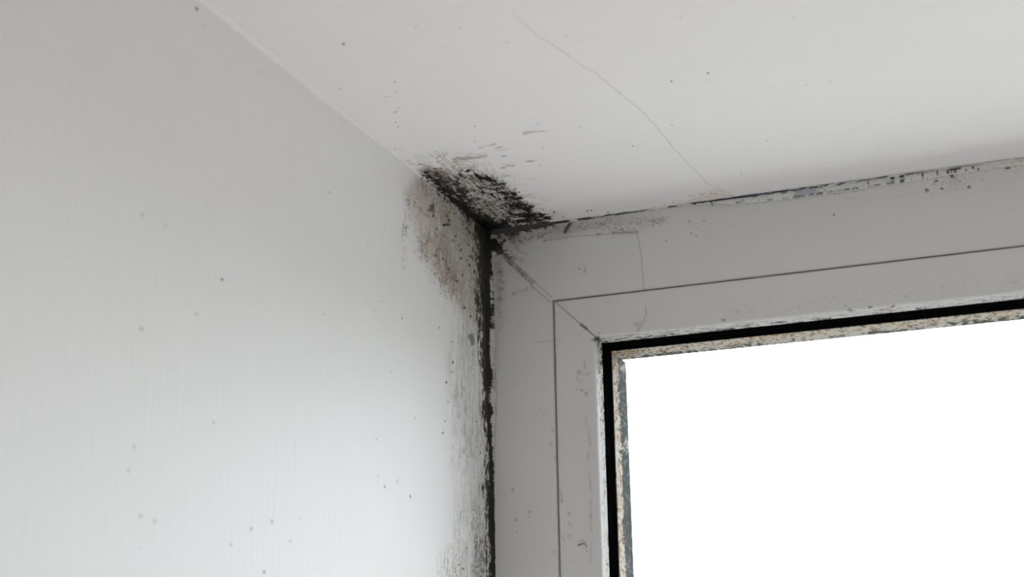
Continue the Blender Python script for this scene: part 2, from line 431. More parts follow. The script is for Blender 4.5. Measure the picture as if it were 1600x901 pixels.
def bead_grime(p, u, d):
    n1, n2, n3 = p.noise(3, 3, 21, 5), p.noise(0.9, 0.9, 22, 3), p.noise(5, 1.0, 23, 4)
    n4 = p.noise(1.0, 4.0, 24, 4)
    top = p.U - 930 > (p.V - 522) * 0.9
    st = np.where(top, n3, n4)
    p.lay(BROWN, 0.35 * p.mask(np.full(p.n, 0.0015), n2, .0015))
    p.lay(DUST, .35 * p.mask(.06 * p.line([(1130, 490), (1600, 440)], 16), rank(n1 * .4 + n2), .06) * top)
    # dirt gathering against the gasket: everything on the rounded edge
    e = sst(0.0925, 0.0984, u)
    run_t = (1.0 * sst(1330, 930, p.U) + .30)
    run_l = np.interp(p.V, [530, 600, 640, 660, 700, 760, 901], [1.1, 1.0, .8, .5, .3, .25, .2])
    run = np.where(top, run_t, run_l)
    p.lay(DUST, 0.7 * p.mask(sst(0.0935, 0.0975, u) * .55 * run, st, .25))
    p.lay(DIRT, 0.85 * p.mask(sst(0.094, 0.0985, u) ** 1.2 * .62 * run, rank(st + .6 * n2), .2))
    p.lay(BLACK, 0.9 * p.mask(sst(0.0955, 0.0985, u) ** 1.3 * .75 * run, rank(st + .5 * n2), .15))
    p.lay(BLACK, .9 * p.mask(1.1 * p.ell(934, 529, 6, 5), n1, .3))
    for x, y, r in ((1330, 485, 3), (1130, 500, 2), (1395, 478, 2), (1360, 480, 2)):
        p.lay(DIRT, .7 * p.mask(p.ell(x, y, r * 1.6, r, 0, 1, 3), n2, .3))
    # ring left by a label, going round at (1000, 515)
    p.lay(DUST, 0.5 * p.line([(1008.5, 478), (1009.5, 492), (1004, 506), (996, 518)], 1.1, 1, 3))
    p.lay(DUST, 0.35 * p.mask(p.poly([(990, 505), (1006, 500), (996, 518), (992, 516)], 2) * .7, n1, .3))
    # mitre and the knot on it
    p.lay(DIRT, .75 * p.line([(867, 471), (890, 491), (908, 507)], .75, 1, 3))
    p.lay(OLIVE * .6, .85 * p.line([(908, 507), (916, 513)], 2.4, 1, 3))
    p.lay(BLACK, .8 * p.line([(916, 513), (930, 526)], 1.1, 1, 3))
    # drips and worm-like runs on the left bead
    worms = ([(913, 563), (914, 577)], [(910, 583, 2.2), (906, 580, 2)], [(912, 583), (917, 586), (920, 583)],
             [(902, 590), (907, 598), (912, 592)], [(900, 607), (911, 610), (917, 617)], [(915, 652), (919, 672)], [(920, 676), (922, 698)],
             [(920, 705), (918, 718)], [(921, 740), (923, 765)], [(924, 775, 1.4), (923, 800), (924, 830)], [(924, 845, 1.5), (923, 880)], [(876, 762), (878, 785)],
             [(887, 799), (892, 802)], [(888, 815), (892, 820)], [(888, 836), (893, 837)], [(894, 878), (899, 877)], [(912, 853), (918, 861)], [(879, 838), (881, 845)])
    for q in worms:
        p.lay(DUST, .42 * p.line(q, 1.7) * (.15 + rank(n1 + n2)))
    for x, y, r in ((904, 581, 2.8), (916, 614, 2.2), (909, 609, 2), (889, 802, 2), (923, 805, 2), (879, 782, 1.8)):
        p.lay(BROWN, .5 * p.ell(x, y, r, r))
    p.lay(DIRT * .5, .9 * p.line([(904, 851.5, 1.6), (908, 849.5, 1.2), (914, 849, .9), (917, 854, .9)], 1.1, 1, 3))
    p.lay(DUST, .3 * p.ell(910, 846, 6, 4, 0, 1, 4))
    p.lay(DUST, .4 * p.line([(868, 532), (876, 531)], .9))
    p.lay(DIRT, .5 * np.exp(-((u - 0.0634) / 0.0004) ** 2))


def spacer_rust(p, u, d):
    n1, n2, n3 = p.noise(4, 4, 31, 5), p.noise(1.2, 1.2, 32, 4), p.noise(2.2, 2.2, 33, 5)
    top = p.U - 960 > (p.V - 548) * 1.0
    # peeled coating: slate metal on the outer side
    x = np.where(top, sst(.024, .034, d), sst(.0235, .0315, d))
    slate = np.where(top, x * .75 * np.interp(p.U, [980, 1010, 1100, 1180, 1300, 1400, 1500, 1600], [.5, 1.0, 1.0, .7, .25, .75, .8, 1.15]), np.interp(p.V, [548, 575, 590, 660, 682, 700, 715, 760, 901], [.25, .35, .9, 1, .62, .45, .85, 1, 1.05]) * (x * 1.35))
    p.lay(lin(30, 37, 42), .95 * p.mask(np.clip(slate, 0, 1.1), rank(n1 + .7 * n2), .12))
    p.lay(lin(120, 126, 130), .65 * p.mask(np.full(p.n, .20), rank(n3 + .5 * n2), .1) * x)
    p.lay(lin(168, 128, 84), .8 * p.mask((1 - x) * .28, rank(n3 + .4 * n1), .1))
    p.lay(lin(110, 72, 40), .9 * p.mask((1 - x) * .13, rank(n2 + .5 * n3), .06))
    p.lay(lin(60, 48, 40), .9 * p.mask((1 - x) * .10 * top, rank(n2 + .6 * n3), .05))
    k = p.ell(985, 550, 26, 7, -8, .7) + p.ell(958, 560, 6, 12, 0, .6)
    p.lay(lin(112, 88, 66), .75 * p.mask(k * .8, n2, .2))


U1, U2 = 0.0625, 0.0631
for side, nm in zip('TLRB', ('frame_head', 'frame_jamb', 'frame_jamb', 'frame_sill')):
    member(nm, side, [(-0.006, 0.07), (-0.006, 0.0), (U1, 0.0), (U1, 0.006), (0.085, 0.012), (0.085, 0.07)], M_pvc, frame_grime)
for side in 'TLRB':
    arc = [(0.0925 + 0.0022 * math.sin(a), 0.0022 * (1 - math.cos(a))) for a in np.linspace(0, math.radians(66), 7)] + [(0.0957, 0.0045), (0.0967, 0.0068)]
    o = member('glazing_bead', side, [(U2, 0.006), (U2, 0.0003), (0.0640, 0.0)] + arc + [(0.0976, 0.0090), (0.0976, 0.013)], M_pvc, bead_grime, smooth=True)
for side in 'TLRB':
    member('glazing_gasket', side, [(0.0966, 0.0085), (0.0974, 0.0083), (0.0984, 0.0105), (0.0999, 0.0138), (0.1021, 0.0160), (0.0950, 0.0165)], M_black)
CREAM = np.array([0.50, 0.46, 0.40])
for side in 'TLRB':
    a, b = ((0.1012, 0.1052) if side in 'TB' else (0.1014, 0.1066))
    dd_ = 0.034 if side in 'TB' else 0.0385
    member('spacer_bar', side, [(0.090, 0.0205), (a, 0.0205), (b, dd_), (0.092, dd_)], M_spacer, spacer_rust, base=CREAM, step=0.0005)
boxes('glass_pane', [(WX0 + .097 - wloc[0], WX1 - .097 - wloc[0], .0165, .0200, ZC - WH + .097 - wloc[2], ZC - .097 - wloc[2])], M_glass, win)
boxes('glass_pane', [(WX0 + .092 - wloc[0], WX1 - .092 - wloc[0], .0390, .0430, ZC - WH + .092 - wloc[2], ZC - .092 - wloc[2])], M_glass, win)


# ------------------------------------------------------------------ mould
def crust(name, plane, ra, rb, step, painter, mat, base, lift, label, parent=None, cat='mould', keep=0.012, base_h=0.00008):
    """a patch of mould lying on a surface: fine mesh following the surface, rising where the growth is dense"""
    a = np.arange(ra[0], ra[1] + step[0] / 2, step[0]); b = np.arange(rb[0], rb[1] + step[1] / 2, step[1])
    A, B = np.meshgrid(a, b, indexing='ij'); A, B = A.ravel(), B.ravel()
    if plane == 'wall': P, N = np.stack([np.full_like(A, 0.0), A, B], -1), np.array([1., 0, 0])
    else: P, N = np.stack([A, B, np.full_like(A, ZC)], -1), np.array([0, 0, -1.])
    p = Paint(P, base, A, B); reg = painter(p)
    h = base_h + lift * p.dark * (0.35 + 0.65 * p.noise(1.5, 1.5, 77, 4))
    edge = np.minimum(1, reg * 4)
    P = P + N[None] * (h * edge + 0.00002)[:, None]
    F = grid_faces(len(a), len(b), plane != 'wall')
    F = F[(reg[F] > keep).all(1)]
    used = np.zeros(len(P), bool); used[F.ravel()] = True
    idx = np.cumsum(used) - 1
    o = mesh(name, P[used], idx[F], mat, parent, p.C[used], True)
    tag(o, label, cat, kind='stuff')
    return o


def mould_ceiling(p):
    sY, sX = p.noise(0.9, 9, 41, 4, .7), p.noise(8, 1.5, 42, 4, .7)       # streaks along the wall, along the window
    iso, fine = p.noise(3.2, 3.2, 43, 5), p.noise(1.1, 1.1, 44, 3)
    big = p.noise(9, 9, 45, 4)
    right = sst(-15, 45, (p.U - 782) + (p.V - 320) * .2)                           # brush direction changes towards the window
    st = rank(sY * (1 - right) + sX * right + .45 * iso)
    st2 = rank(sY * (1 - right) + sX * right + .9 * fine)
    body = p.poly([(652, 264), (672, 261), (700, 262), (728, 272), (748, 270), (778, 280), (800, 298), (818, 314), (838, 330), (862, 343), (850, 352), (765, 362), (700, 310)], 7)
    halo = p.poly([(628, 250), (655, 240), (690, 232), (745, 240), (800, 272), (850, 310), (900, 342), (850, 356), (765, 362)], 14)
    # haze
    hz = np.clip(.40 + .6 * p.line([(655, 268, 14), (700, 300, 20), (764, 359, 30)], 20) + .4 * p.line([(742, 275, 8), (790, 298, 14), (845, 342, 14)], 14), 0, 1)
    p.lay(lin(160, 151, 142), .6 * body ** 1.5 * hz)
    p.lay(lin(104, 86, 74), .45 * hz ** 2 * body ** 2 * (.4 + .6 * st))
    p.lay(lin(196, 188, 178), .5 * halo * p.mask(halo * .45, st, .3))
    p.lay(DUST, .85 * hz * body * p.mask(np.clip(body * (.66 + .3 * (big - .5)), 0, 1), st, .5))
    p.lay(lin(104, 96, 84), .70 * hz * p.mask(body * .62, rank(iso + .5 * st), .5) * body)
    p.lay(lin(74, 64, 56), .75 * hz * p.mask(body * .42, rank(fine + .6 * st), .3) * body)
    # brown wisps scattered beyond
    wis = p.line([(709, 249), (745, 245), (760, 243)], 2.4, .9) + p.ell(780, 232, 9, 2.2, -3, .8) + p.line([(748, 231), (775, 225)], 1.2, .7) + p.ell(822, 208, 5, 3, 0, .7) \
        + p.line([(825, 206), (856, 205)], 1.2, .5) + p.line([(783, 262), (803, 258)], 1.4, .7) + p.line([(786, 257), (800, 257)], 1, .6) + p.ell(788, 244, 4, 1.2, 0, .9) + p.line([(822, 252), (838, 251)], .9, .8) \
        + p.line([(820, 281), (838, 279)], 1.0, .7) + p.line([(783, 277), (795, 273)], 1.2, .6) + p.line([(682, 247), (692, 239)], 1.3, .5) + p.line([(690, 250), (697, 240)], 1.3, .5) + p.line([(655, 256), (672, 259)], 1.6, .6) \
        + p.line([(714, 254), (736, 262)], 7, .35) + p.line([(684, 252), (704, 268)], 1.5, .6)
    p.lay(lin(136, 110, 96), .6 * p.mask(np.clip(wis, 0, 1), rank(sX + .6 * fine), .4))
    p.lay(BROWN, .7 * p.mask(halo * .035, fine, .02))
    # dark colonies
    dk = p.line([(664, 274, 7, .40), (686, 290, 14, .70), (715, 318, 18, .95), (745, 345, 18, 1.2), (764, 359, 18, 1.4)], 12) \
        + p.line([(764, 359, 8, 1.3), (800, 356, 7, 1.0), (830, 352, 5, .85), (872, 347, 2.6, .8)], 6)
    dk = np.maximum(dk, p.line([(690, 276, 4, .5), (712, 288, 5, .75), (722, 300, 6, .8), (740, 318, 8, .6)], 5))
    dk = np.maximum(dk, p.line([(700, 282, 3), (715, 288, 4)], 4, .7))
    for q, w, a in (([(742, 273), (752, 275)], 3, .75), ([(748, 276), (770, 280), (775, 282)], 4, .92), ([(768, 288), (786, 288)], 5, .72), ([(766, 296), (784, 292)], 2.5, .85),
                    ([(778, 303), (798, 302), (806, 303)], 4, .8), ([(790, 309), (812, 309)], 4, .9), ([(768, 302), (772, 306)], 2.5, .9), ([(796, 320), (826, 324)], 7, .85), ([(822, 326), (829, 330)], 4, 1.0),
                    ([(800, 334), (836, 340)], 7, .72), ([(842, 334), (849, 335)], 3.4, 1.0), ([(851, 340), (858, 340)], 3, 1.0), ([(833, 334), (835, 335)], 2, 1), ([(770, 328), (785, 334)], 8, .5), ([(720, 266)], 2.6, .9), ([(731, 266)], 2.8, .9), ([(742, 270)], 2.6, 1),
                    ([(720, 273)], 2.4, .9), ([(785, 345), (840, 344)], 6, .6), ([(755, 300), (770, 305), (790, 312)], 6, .45), ([(735, 310), (760, 320), (800, 330)], 7, .40)):
        dk = np.maximum(dk, p.line(q, w, a))
    dk = np.maximum(dk, body * .14)
    hole = p.poly([(735, 315), (762, 312), (785, 325), (790, 336), (768, 342), (752, 334)], 6) * .5
    dk = dk - hole * (dk < 1.0) * .5
    m = p.mask(np.clip(dk, 0, 1.2), rank(st2 + .5 * iso), .11)
    p.lay(lin(58, 48, 42), .75 * p.mask(np.clip(dk * 1.15, 0, 1.2), rank(st2 + .5 * iso), .3), True)
    p.lay(BLACK * 1.8, .92 * m, True)
    p.lay(lin(44, 46, 26), .9 * p.ell(719, 295.5, 6.5, 2.6, 4, 1, 6), True)
    p.lay(BLACK, .98 * p.ell(757, 354, 17, 12, 10, 1, 6), True)
    for x, y, r in ((866, 331, 1.5), (918, 329, 1.4), (924, 328, 1.3), (863, 336, 1), (849, 327, 1), (804, 295, 1.6), (810, 300, 1.3), (950, 331, 1.2), (880, 338, 1)):
        p.lay(BLACK * 3, .85 * p.ell(x, y, r * 1.2, r, 0, 1, 4), True)
    for x, y, w_, h_ in ((722, 265.5, 2, 1.5), (730.5, 266, 1.6, 2.2), (742, 270.5, 2, 1.6), (721.5, 274, 2, 1), (736.5, 274, 2.4, 1.6), (771, 281.5, 4.5, 1.8), (844.5, 334.5, 4, 2.3), (854.5, 340, 4.5, 2), (768.5, 304, 4, 1.5)):
        p.lay(BLACK * 2, .92 * p.ell(x, y, w_, h_, 8, 1, 4), True)
    p.lay(lin(222, 200, 186), .6 * p.poly([(1060, 318), (1095, 306), (1118, 292), (1140, 298), (1150, 308), (1130, 311)], 4) * (.3 + .7 * iso))
    p.lay(BROWN, .7 * p.mask(.10 * p.poly([(1000, 330), (1095, 300), (1150, 300), (1150, 312), (1000, 335)], 4), fine, .05))
    reg = np.maximum(halo, np.maximum(np.clip(wis, 0, 1), np.clip(dk, 0, 1)))
    reg = np.maximum(reg, p.poly([(860, 340), (925, 322), (960, 326), (1090, 296), (1145, 290), (1158, 308), (860, 352)], 5))
    return np.where(reg > .03, reg, 0)


def mould_wall(p):
    st = rank(p.noise(1.3, 7, 51, 4, .7) + .7 * p.noise(1.4, 1.4, 58, 4, .7)); iso = p.noise(3.0, 3.0, 52, 5); fine = p.noise(1.3, 1.1, 53, 3); big = p.noise(14, 16, 54, 4)
    streak = p.noise(2.2, 40, 55, 4)
    body = p.poly([(632, 300), (655, 272), (690, 296), (752, 352), (757, 470), (750, 520), (715, 480), (690, 442), (664, 405), (648, 360)], 12)
    p.lay(lin(182, 170, 156), .75 * body * (.55 + .45 * p.mask(body * .7, rank(st + .5 * big), .5)))
    p.lay(lin(128, 128, 112), .42 * body * p.mask(p.poly([(690, 310), (752, 352), (757, 470), (735, 490), (700, 450), (680, 380)], 16) * .62, rank(st + .8 * big), .7))
    brn = p.line([(660, 375, 13, .35), (668, 395, 12, .6), (684, 425, 11, .5), (700, 455, 10, .3)], 12) + p.line([(682, 372, 6, .35), (692, 400, 7, .6), (705, 425, 6, .55), (712, 455, 8, .3)], 7) \
        + p.line([(637, 312, 4), (633, 360, 5), (631, 420, 4, .3)], 4, .24) + p.line([(636, 312, 3), (675, 340, 3)], 3, .35) + p.line([(660, 285, 5), (690, 335, 9)], 8, .28)
    p.lay(lin(126, 102, 88), .68 * p.mask(np.clip(brn, 0, .9), rank(st * .6 + fine + .3 * big), .45))
    p.lay(lin(92, 72, 60), .6 * p.mask(np.clip(brn * .2, 0, .5), rank(st * .4 + fine), .06))
    p.lay(lin(128, 112, 98), .7 * p.mask(body * .07, fine, .05))
    # black against the ceiling and corner
    dk = p.line([(655, 268, 3, .2), (690, 298, 6, .42), (720, 322, 9, .62), (745, 345, 10, .95), (762, 360, 13, 1.4)], 8)
    dk = np.maximum(dk, p.line([(762, 356, 9, 1.3), (759, 400, 9, 1.3), (758, 440, 8, 1.25), (760, 480, 6, 1.2)], 9))
    dk = np.maximum(dk, p.poly([(705, 318), (752, 352), (756, 440), (735, 420), (728, 370)], 8) * .17)
    m = p.mask(np.clip(dk, 0, 1.3), rank(fine + .8 * iso + .3 * st), .12)
    p.lay(lin(58, 52, 46), .8 * p.mask(np.clip(dk * 1.2, 0, 1.3), rank(fine + .8 * iso + .3 * st), .2), True)
    p.lay(BLACK * 1.8, .92 * m, True)
    p.lay(BLACK, .98 * np.maximum(p.ell(755, 362, 15, 15, 0, 1, 6), p.line([(757, 380, 8), (757, 470, 7)], 8, 1, 6)), True)
    # single spots
    sp_ = ((674, 327, 4, 5, .75), (676, 337, 1.5, 2, .9), (694, 351.5, 2.5, 1.4, .95), (701, 351, 2.5, 1.6, .7), (702, 346, 1.8, 1.8, .7), (682, 357.5, 1.2, 1.2, 1), (694, 369, 1.3, 1.8, 1), (711, 369, 2, 1.5, .8),
           (697.5, 338, 1.3, 2.5, .6), (702, 332, 1, 2.4, .6), (720, 391, 1.6, 1.6, .9), (730, 382, 2, 1.5, .7), (720, 403.5, 1.3, 1.3, .9), (733, 415, 1.6, 2.4, .8), (714.5, 439, 1.5, 1.3, 1), (722, 430, 1.1, 1.9, .9), (691, 405, 1.4, 2, .8),
           (701, 421, 1.4, 2.6, .7), (738, 392, 2, 3, .7), (735, 400, 3, 1.6, .7), (725, 480.5, 2.2, 2.2, .9), (735, 494, 1.5, 2, .8), (700, 345, 2, 3, .6), (707, 376, 2, 2, .5), (744, 400, 1.5, 4, .6), (716, 383, 1.5, 1.5, .6), (681, 400, 1, 1, .8))
    for x, y, a, b, q in sp_:
        p.lay(lin(40, 38, 34), q * p.mask(1.1 * p.ell(x, y, a * 1.3, b * 1.3, 0, 1, 3), iso, .35), True)
    reg = np.maximum(body, np.clip(np.maximum(dk, brn), 0, 1))
    return np.where(reg > .04, reg, 0)


def mould_streak(p):
    st = rank(p.noise(1.3, 12, 61, 4, .7) + .5 * p.noise(1.4, 1.4, 68, 4, .7)); iso = p.noise(2.6, 4.5, 62, 5); fine = p.noise(1.6, 1.6, 63, 5, .75); big = p.noise(14, 30, 64, 4)
    v = p.V
    edge = np.interp(v, [470, 560, 600, 640, 700, 740, 800, 850, 901], [757, 758, 759, 761, 765, 768, 770, 771, 772])
    dx = edge - p.U                                             # pixels left of the joint
    # greyish smear beside the joint
    band = sst(75, 10, dx) * np.interp(v, [470, 520, 600, 640, 740, 820, 901], [.2, .7, .5, .6, .55, .8, 1])
    p.lay(lin(176, 176, 168), .5 * p.mask(band * .7, rank(st + .6 * big), .6) * sst(75, 50, dx))
    p.lay(lin(140, 136, 122), .3 * p.mask(band * .3, rank(st + .6 * big), .45) * sst(75, 50, dx))
    grey = p.line([(720, 605), (716, 618), (708, 618)], 7, .6) + p.line([(728, 640), (735, 690), (722, 720)], 14, .35)
    p.lay(lin(160, 162, 152), .6 * p.mask(np.clip(grey, 0, 1), iso, .4))
    # black at the joint
    wd = np.interp(v, [470, 520, 560, 590, 610, 640, 680, 705, 735, 760, 800, 850, 901], [11, 8, 8, 6, 5, 7, 5, 4, 9, 12, 9, 9, 10])
    cov = np.clip(1.12 - dx / wd * .62, 0, 1.2) * sst(wd * 2.0, wd, dx)
    nz = rank(st * .8 + iso)
    p.lay(lin(74, 68, 58), .85 * p.mask(cov * 1.02, nz, .22), True)
    p.lay(BLACK * 2, .95 * p.mask(cov, nz, .12), True)
    # specks scattered beside it
    sp = sst(42, 4, dx) * np.interp(v, [470, 500, 560, 640, 740, 770, 850, 901], [.10, .12, .10, .05, .07, .12, .17, .2])
    p.lay(lin(70, 66, 58), .65 * p.mask(sp * .8, rank(fine + .35 * st), .05), True)
    low = p.line([(745, 840), (742, 895)], 5, .42) + p.line([(752, 790), (754, 890)], 4, .36) + p.line([(739, 780), (738, 828)], 2.2, .4) + p.line([(756, 845), (752, 901)], 7, .4) + p.line([(703, 870), (700, 901)], 14, .10)
    p.lay(lin(70, 72, 66), .7 * p.mask(np.clip(low * .8, 0, 1), rank(fine + .6 * iso), .12), True)
    p.lay(lin(150, 140, 120), .5 * p.mask(p.line([(697, 850, 8, .3), (700, 901, 16, .8)], 10) * .6, st, .3))
    p.lay(lin(165, 158, 142), .4 * p.mask(p.line([(722, 790, 12, .4), (720, 901, 18, .7)], 10) * .6, st, .3))
    # square smear and single spots
    p.lay(lin(96, 98, 90), .8 * p.mask(1.05 * p.poly([(730, 524), (738, 521), (742, 530), (741, 540), (735, 538), (733, 530)], 1.6), rank(iso + .6 * fine), .4), True)
    for x, y, a, b in ((707, 566, 1.3, 2.2), (697, 597, 1.3, 1.7), (691.5, 676, 1.1, 1.9), (695, 658, 1, 1), (716.5, 881.5, 1.4, 1), (723, 888, 1.7, 1.5), (712, 867, 1, 1), (711, 893, 1, 1), (713, 899, 1.4, 1), (729, 856, 1, 1), (744, 658, 1, 1.4), (735, 494, 1.5, 2), (705, 534, 1, 1), (686, 512, .8, 1.4), (750, 708, 1.2, 1.2), (706, 581, 1, 1), (700, 628, 1, 1)):
        p.lay(lin(34, 32, 30), .9 * p.ell(x, y, a * 1.15, b * 1.15, 0, 1, 4), True)
    fade = sst(1090, 930, v)                                     # the growth dies out further down the wall
    p.C = np.asarray(WALL) * (1 - fade[:, None]) + p.C * fade[:, None]; p.dark = p.dark * fade
    reg = np.maximum(sst(92, 70, dx) * sst(470, 490, v), 0) * fade
    return np.where(reg > .02, reg, 0)


mc = crust('mould_patch', 'ceiling', (0.0, 0.225), (-0.235, 0.0), (0.0005, 0.0005), mould_ceiling, M_ceil_m, CEIL, 0.0007,
           'black speckled mould patch spreading over the ceiling corner above the window frame')
def mould_both(p):
    a = mould_wall(p)
    return np.maximum(a, mould_streak(p))


mw = crust('mould_patch', 'wall', (-0.16, 0.0), (ZC - 0.0900, ZC), (0.0006, 0.00045), mould_both, M_wall_m, WALL, 0.0006,
           'brown grey mould smear with dark dots at the top of the left wall, below the ceiling corner')
mwl = crust('mould_streak', 'wall', (-0.16, 0.0), (ZC - 0.3700, ZC - 0.0900), (0.0006, 0.0005), mould_both, M_wall_m, WALL, 0.0006,
            'black mould streak running down the left wall beside the window jamb')


# ------------------------------------------------------------------ sealant in the joints
def jamb_bead(name, z0, z1, aw, bw, painter, label, torn_top=False, torn_bottom=False):
    """strip of sealant between wall and jamb; aw, bw: its width on wall and frame (functions of z)"""
    z = np.arange(z1, z0, -0.0005); n = 13
    q = np.linspace(0, 1, n)[None]
    zz = z[:, None] + 0 * q
    wig = 0.0006 * (fbm(z * 130, z * 0, 5) - 0.9)
    a, b = (aw(z) + wig)[:, None], (bw(z) - wig)[:, None]
    if torn_top: zz = zz - 0.0035 * np.exp(-(zz - z1) ** 2 / 1e-5) * (q > .55) * (q - .55) * 2
    # a slightly hollow fillet
    bul = 0.32 + 0.12 * fbm(z * 60, z * 0 + 3, 9)[:, None]
    X = b * q ** 1.0 * (1 - 0.0) * 1.0
    Y = -a * (1 - q)
    k = 4 * q * (1 - q) * (bul - .25)
    X = X - k * b * .30 + 0.0004 * (1 - q); Y = Y + k * a * .30 - 0.0005
    P = np.stack([np.broadcast_to(X, zz.shape), np.broadcast_to(Y, zz.shape), zz], -1).reshape(-1, 3)
    p = Paint(P, (0.46, 0.45, 0.425), P[:, 0] - P[:, 1], P[:, 2]); painter(p, np.tile(np.linspace(0, 1, n), len(z)))
    P[:, 0] += 0.0003 * p.dark * p.noise(1, 1, 3, 3)
    F = grid_faces(len(z), n)
    org = np.array([0.0, 0.0, z0])
    o = mesh(name, P - org, F, M_bead, None, p.C, True); o.location = org
    sol = o.modifiers.new('thickness', 'SOLIDIFY'); sol.thickness = 0.0006; sol.offset = -1
    return tag(o, label, 'sealant')


zpx = lambda v: at(765, v, 0, 0.0)[2]                       # height on the wall seen at photo row v near the joint


def bead_mould(p, q):
    st = p.noise(0.9, 14, 71, 4, .65); iso = p.noise(2.2, 4, 72, 5); nz = rank(st + .8 * iso + .7 * p.noise(1.1, 1.6, 73, 5, .7))
    v = p.V
    c = np.interp(v, [395, 440, 480, 520, 560, 600, 612, 640, 660, 690, 720, 760, 800, 850, 901], [757, 759, 760, 760, 762, 763, 762, 763, 763, 765, 767, 768, 769, 770, 771])
    w = np.interp(v, [395, 440, 480, 520, 560, 600, 612, 640, 660, 690, 720, 760, 800, 850, 901], [13, 9, 7, 6, 4.5, 5, 7, 5, 5, 4, 3.5, 6, 7, 6, 5.5])
    cov = np.interp(v, [395, 560, 640, 760, 901], [1.3, 1.12, 1.0, 1.05, 1.1]) * np.exp(-np.power(np.abs(p.U - c) / w, 3))
    p.lay(DUST, .55 * p.mask(np.full(p.n, .45), nz, .3) * sst(610, 600, v))
    p.lay(lin(70, 62, 54), .85 * p.mask(cov * 1.1, nz, .25), True)
    p.lay(BLACK * 1.5, .96 * p.mask(cov, nz, .15), True)
    side = .5 * sst(0, -10, p.U - c) + .2 * sst(612, 602, v) * p.line([(768, 400), (770, 500), (772, 540)], 4)
    p.lay(BLACK * 3, .85 * p.mask(side, nz, .15), True)
    p.lay(BLACK * 3, .8 * sst(.94, .985, q) * sst(.2, .55, iso) * sst(605, 612, v))


jamb_bead('sealant_bead', zpx(606), ZC - 0.001, lambda z: np.interp(ZC - z, [0, .03, .07, .13], [.010, .010, .008, .0065]), lambda z: np.interp(ZC - z, [0, .015, .05, .13], [.002, .0030, .0042, .0056]),
          bead_mould, 'upper length of mould-blackened sealant between wall and window jamb, above the tear')
jamb_bead('sealant_bead', ZC - WH + 0.002, zpx(608.5), lambda z: np.interp(ZC - z, [.12, .18, .3], [.007, .0055, .006]), lambda z: np.interp(ZC - z, [.12, .14, .18, .2, .3], [.0062, .0052, .0032, .0030, .0032]),
          bead_mould, 'lower length of black mottled sealant with grey lifted edge, below the tear', torn_top=True)
# pale lip where the strip has torn
q = at(763, 605, 1, -0.004)
lipm = painted('torn_sealant', *FB, color=(0.74, 0.73, 0.68))
xs = np.linspace(0, 1, 14)
lv = []
for k, tt in enumerate(xs):
    c = at(758 + 17 * tt, 602.5 + 1.2 * tt + (7.5 * max(0, tt - .45) / .55), 1, -0.0060 + 0.0045 * tt)
    for s in (0, 1, 2, 3):
        r = (0.0007 if tt < .5 else 0.00045) * (1 - .6 * abs(2 * tt - 1) ** 3)
        lv.append(c + np.array([0, -r * math.cos(s * math.pi / 2), r * math.sin(s * math.pi / 2)]))
lf = [[4 * k + s, 4 * k + (s + 1) % 4, 4 * k + 4 + (s + 1) % 4, 4 * k + 4 + s] for k in range(13) for s in range(4)] + [[0, 3, 2, 1], [52, 53, 54, 55]]
lv = np.array(lv)
o = mesh('sealant_lip', lv - lv[0], lf, lipm, None, None, True); o.location = lv[0]
tag(o, 'small pale curled lip of torn sealant across the black joint', 'sealant')

# ceiling joint: thin dark bead above the frame head
x = np.arange(0.004, 0.56, 0.0005); n = 7
qq = np.linspace(0, 1, n)[None]
wd = np.interp(x, [0, .03, .055, .1, .2, .56], [.0030, .0026, .0015, .0010, .0012, .0010]) * (0.75 + 0.4 * fbm(x * 160, x * 0, 4, 3))
X = x[:, None] + 0 * qq
Y = -wd[:, None] * (1 - qq) - 0.0003; Z = ZC - wd[:, None] * qq - 0.0003
P = np.stack([X, np.broadcast_to(Y, X.shape), np.broadcast_to(Z, X.shape)], -1).reshape(-1, 3)
p = Paint(P, (0.60, 0.58, 0.56), P[:, 0], P[:, 2] - P[:, 1])
nz = p.noise(7, 1.6, 81, 4)
u = p.U
p.lay(BLACK * 2, .95 * p.mask(np.interp(u, [760, 850, 880, 900, 960, 1080, 1100, 1160, 1175], [1.2, 1.1, .95, .75, .5, .5, .7, .5, 0]), nz, .2))
navy = lin(22, 26, 52)
p.lay(navy, .92 * p.mask(np.interp(u, [1080, 1100, 1180, 1230, 1330, 1345, 1420, 1440, 1500], [0, 1, 1.0, .72, .66, .5, .42, .06, .0]), nz, .12))
p.lay(lin(84, 78, 72), .6 * p.mask(np.interp(u, [1200, 1400, 1450, 1510, 1540, 1600], [.2, .2, .6, .8, .35, .25]), nz, .3))
org = np.array([0.004, 0, ZC])
o = mesh('sealant_bead', P - org, grid_faces(len(x), n, True), M_bead, None, p.C, True); o.location = org
tag(o, 'thin dark line of sealant along the ceiling above the window head', 'sealant')

# ------------------------------------------------------------------ torn printed film along the top of the frame
x0f, x1f = at(1088, 318, 1, 0)[0], 0.60
x = np.arange(x0f, x1f, 0.0005); n = 22
hgt = np.interp(x, [x0f, x0f + .03, x0f + .06, .23, .31, .33, .345, .42, .6], [.0012, .0050, .0066, .0072, .0060, .0058, .0048, .0044, .0045])
qq = np.linspace(0, 1, n)[None]
Z = ZC - 0.0006 - hgt[:, None] * qq
X = x[:, None] + 0 * qq
Y = -0.0004 - 0.0006 * np.sin(qq * math.pi) * (0.4 + fbm(x * 45, x * 0, 12, 3))[:, None] * .6
P = np.stack([X, Y, Z], -1).reshape(-1, 3)
FILM = np.array([0.60, 0.60, 0.575])
p = Paint(P, FILM, P[:, 0], P[:, 2])
nz, nf = p.noise(5, 1.0, 91, 4), p.noise(1.2, 1.2, 92, 3)
q = np.tile(np.linspace(0, 1, n), len(x))
u = p.U
